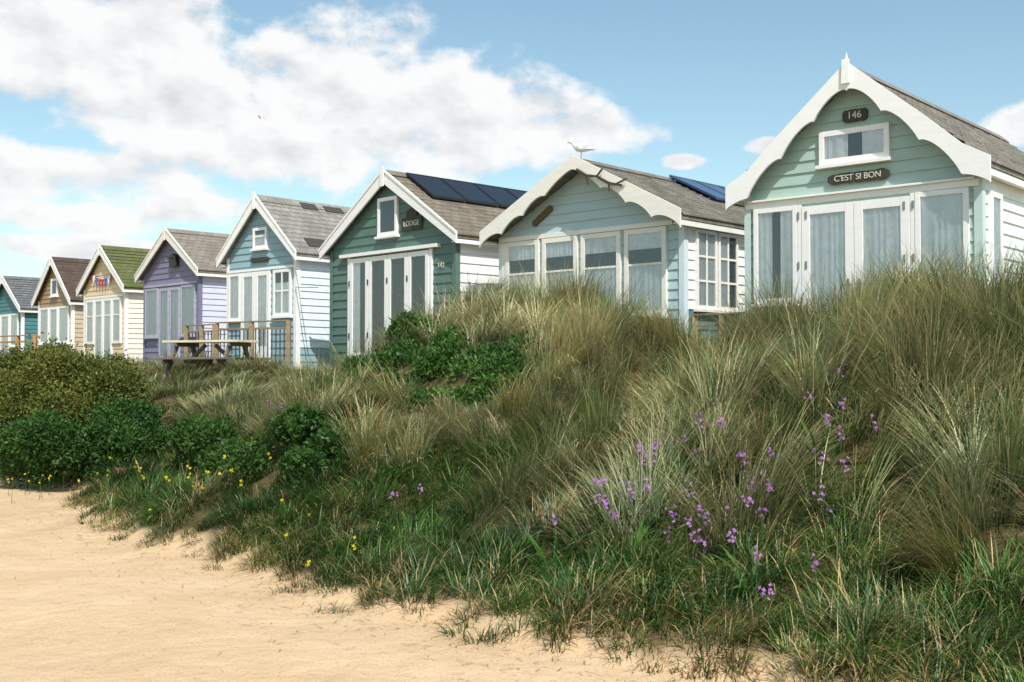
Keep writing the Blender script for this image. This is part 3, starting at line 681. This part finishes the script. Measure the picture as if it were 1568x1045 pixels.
def seagull(name,loc,rz,sc=1,flying=False):
    e=empty(name,loc,rz); e.scale=(sc,)*3; m=MB()
    prof=[(-.22,.02,.004,.01),(-.16,.03,.02,.02),(-.08,.045,.05,.05),(0,.055,.06,.065),(.08,.07,.055,.06),(.12,.11,.036,.04),(.145,.15,.032,.035),(.17,.165,.03,.03),(.195,.16,.012,.013),(.225,.152,.004,.004)]
    vs=[];fs=[];k=12
    for (x_,z_,ry,rz_) in prof:
        for i in range(k):
            a=2*math.pi*i/k; vs.append((x_,ry*math.cos(a),z_+rz_*math.sin(a)))
    for j in range(len(prof)-1):
        for i in range(k): fs.append((j*k+i,j*k+(i+1)%k,(j+1)*k+(i+1)%k,(j+1)*k+i))
    m.add(vs,fs)
    for q,f in enumerate(m.f):
        if q>=8*k: m.m[q]=1
    m.obj('body',[simple('gull_white',(.8,.8,.8)),simple('gull_beak',(.6,.4,.1))],e,smooth=True)
    m=MB()
    for sg in(-1,1):
        if flying:
            m.add([(.08,sg*.04,.07),(-.06,sg*.04,.07),(-.03,sg*.28,.17),(.09,sg*.28,.18),(-.12,sg*.58,.1)],[(0,1,2,3),(3,2,4)])
        else:
            m.add([(.08,sg*.058,.09),(.02,sg*.066,.03),(-.12,sg*.056,.025),(-.26,sg*.01,.03),(-.1,sg*.04,.085)],[(0,1,2,4),(4,2,3)])
    m.obj('wings',[simple('gull_grey',(.42,.44,.47))],e)
    if not flying:
        m=MB()
        for sg in(-1,1): m.beam((.0,sg*.025,-.11),(0,sg*.025,.0),.008,.008); m.beam((-.01,sg*.025,-.11),(.05,sg*.03,-.11),.03,.006)
        m.obj('legs',[simple('gull_legs',(.6,.3,.25))],e)
seagull('seagull',(.94+.1,16.5+.15,EYE+3.17+.10),math.radians(165),.95)
seagull('flying_seagull',(-9.1,40,EYE+9.05),math.radians(160),.5,True)
# ------------------------------------------------------------------ sun + sky
hz=Vector((.30,-.95)).normalized(); el=math.radians(50)
sv=Vector((hz.x*math.cos(el),hz.y*math.cos(el),math.sin(el)))
sl=D.lights.new('sun','SUN'); sl.energy=5.0; sl.angle=math.radians(.5); sl.color=(1,.955,.88)
so=D.objects.new('sun',sl); S.collection.objects.link(so); so.rotation_euler=sv.to_track_quat('Z','Y').to_euler(); so.location=(10,-10,20)
W=D.worlds.new('World'); S.world=W; W.use_nodes=True; nt=W.node_tree
for n_ in list(nt.nodes): nt.nodes.remove(n_)
out=N(nt,'ShaderNodeOutputWorld'); bg=N(nt,'ShaderNodeBackground'); bg.inputs[1].default_value=.13; L(nt,bg.outputs[0],out.inputs[0])
sk=N(nt,'ShaderNodeTexSky',sky_type='NISHITA'); sk.sun_disc=False; sk.sun_elevation=el; sk.sun_rotation=math.atan2(hz.x,hz.y); sk.dust_density=1.0; sk.ozone_density=1.0
tc=N(nt,'ShaderNodeTexCoord'); sp=N(nt,'ShaderNodeSeparateXYZ'); L(nt,tc.outputs['Generated'],sp.inputs[0])
def M(op,a,b=None,c=None,clamp=False):
    n_=N(nt,'ShaderNodeMath',operation=op); n_.use_clamp=clamp
    for i,v in enumerate((a,b,c)):
        if v is None: continue
        if isinstance(v,(int,float)): n_.inputs[i].default_value=v
        else: L(nt,v,n_.inputs[i])
    return n_.outputs[0]
R2D=57.29578
azd=M('MULTIPLY',M('ARCTAN2',sp.outputs[0],sp.outputs[1]),R2D); eld=M('MULTIPLY',M('ARCSINE',sp.outputs[2]),R2D)
E=[(-22,15.6,8,3.6),(-17.2,15.8,4,3.6),(-15.9,12.6,8,2.6),(-11.1,13.6,5,3.4),(-7.2,13.6,5,4.0),(-3.2,12.9,4.5,3.0),(.8,12.3,4.5,2.0),(3.6,12.1,3.6,1.2),(-22,9.2,8,1.5),(-12.0,10.9,9,1.7),(-6,11.4,7,1.9),
   (-21.9,7.3,4,.9),(-15.9,8.0,4,.9),(8.7,10.5,1.0,.35),(13,11.1,1.0,.4),(25.3,11.3,2.2,1.0),(-23,5.8,5,.6),(45,16,14,5),(-50,18,15,6),(-23,18.9,6,2)]
def field(ax,ey):
    d=None
    for (cx,cy,ra,rb) in E:
        u=M('MULTIPLY',M('SUBTRACT',ax,cx),1/ra); v=M('MULTIPLY',M('SUBTRACT',ey,cy),1/rb)
        q=M('SUBTRACT',1.0,M('ADD',M('MULTIPLY',u,u),M('MULTIPLY',v,v)))
        d=q if d is None else M('MAXIMUM',d,q)
    return M('MAXIMUM',d,-1.5)
cb=N(nt,'ShaderNodeCombineXYZ'); L(nt,M('MULTIPLY',azd,.16),cb.inputs[0]); L(nt,M('MULTIPLY',eld,.24),cb.inputs[1])
def noise(vec,sc,det,ro=.6):
    n_=N(nt,'ShaderNodeTexNoise'); n_.noise_dimensions='2D'; n_.inputs['Scale'].default_value=sc; n_.inputs['Detail'].default_value=det; n_.inputs['Roughness'].default_value=ro; L(nt,vec,n_.inputs['Vector']); return n_.outputs[0]
f0=field(azd,eld); n1=noise(cb.outputs[0],1.6,7,.56)
dens=M('ADD',f0,M('MULTIPLY',M('SUBTRACT',n1,.47),3.8))
mr=N(nt,'ShaderNodeMapRange',interpolation_type='SMOOTHSTEP'); mr.inputs[1].default_value=-.35; mr.inputs[2].default_value=.75; L(nt,dens,mr.inputs[0])
va=N(nt,'ShaderNodeVectorMath',operation='ADD'); L(nt,cb.outputs[0],va.inputs[0]); va.inputs[1].default_value=(.08,.22,0)
n2=noise(va.outputs[0],1.6,4,.52)
shade=M('ADD',.5,M('MULTIPLY',M('SUBTRACT',n1,n2),2.4))
thick=M('MULTIPLY',M('SUBTRACT',dens,.3),.35,clamp=True)
br=M('SUBTRACT',M('ADD',shade,.42),M('MULTIPLY',thick,.42),clamp=True)
cm=N(nt,'ShaderNodeMix',data_type='RGBA'); L(nt,br,cm.inputs[0]); cm.inputs[6].default_value=(5.2,5.35,5.6,1); cm.inputs[7].default_value=(7.6,7.6,7.6,1)
tint=N(nt,'ShaderNodeMix',data_type='RGBA',blend_type='MULTIPLY'); tint.inputs[0].default_value=1; L(nt,sk.outputs[0],tint.inputs[6]); tint.inputs[7].default_value=(1.32,1.42,1.24,1)
mx=N(nt,'ShaderNodeMix',data_type='RGBA'); L(nt,M('MULTIPLY',mr.outputs[0],.97),mx.inputs[0]); L(nt,tint.outputs[2],mx.inputs[6]); L(nt,cm.outputs[2],mx.inputs[7])
L(nt,mx.outputs[2],bg.inputs[0])
# ------------------------------------------------------------------ camera
c=D.cameras.new('camera'); c.lens=39.03; c.sensor_width=36; c.clip_end=9000; c.clip_start=.05
co=D.objects.new('camera',c); S.collection.objects.link(co); co.location=(0,0,EYE); co.rotation_euler=(math.radians(90+1.43),0,0); S.camera=co
S.view_settings.view_transform='Standard'; S.view_settings.look='None'; S.view_settings.exposure=0
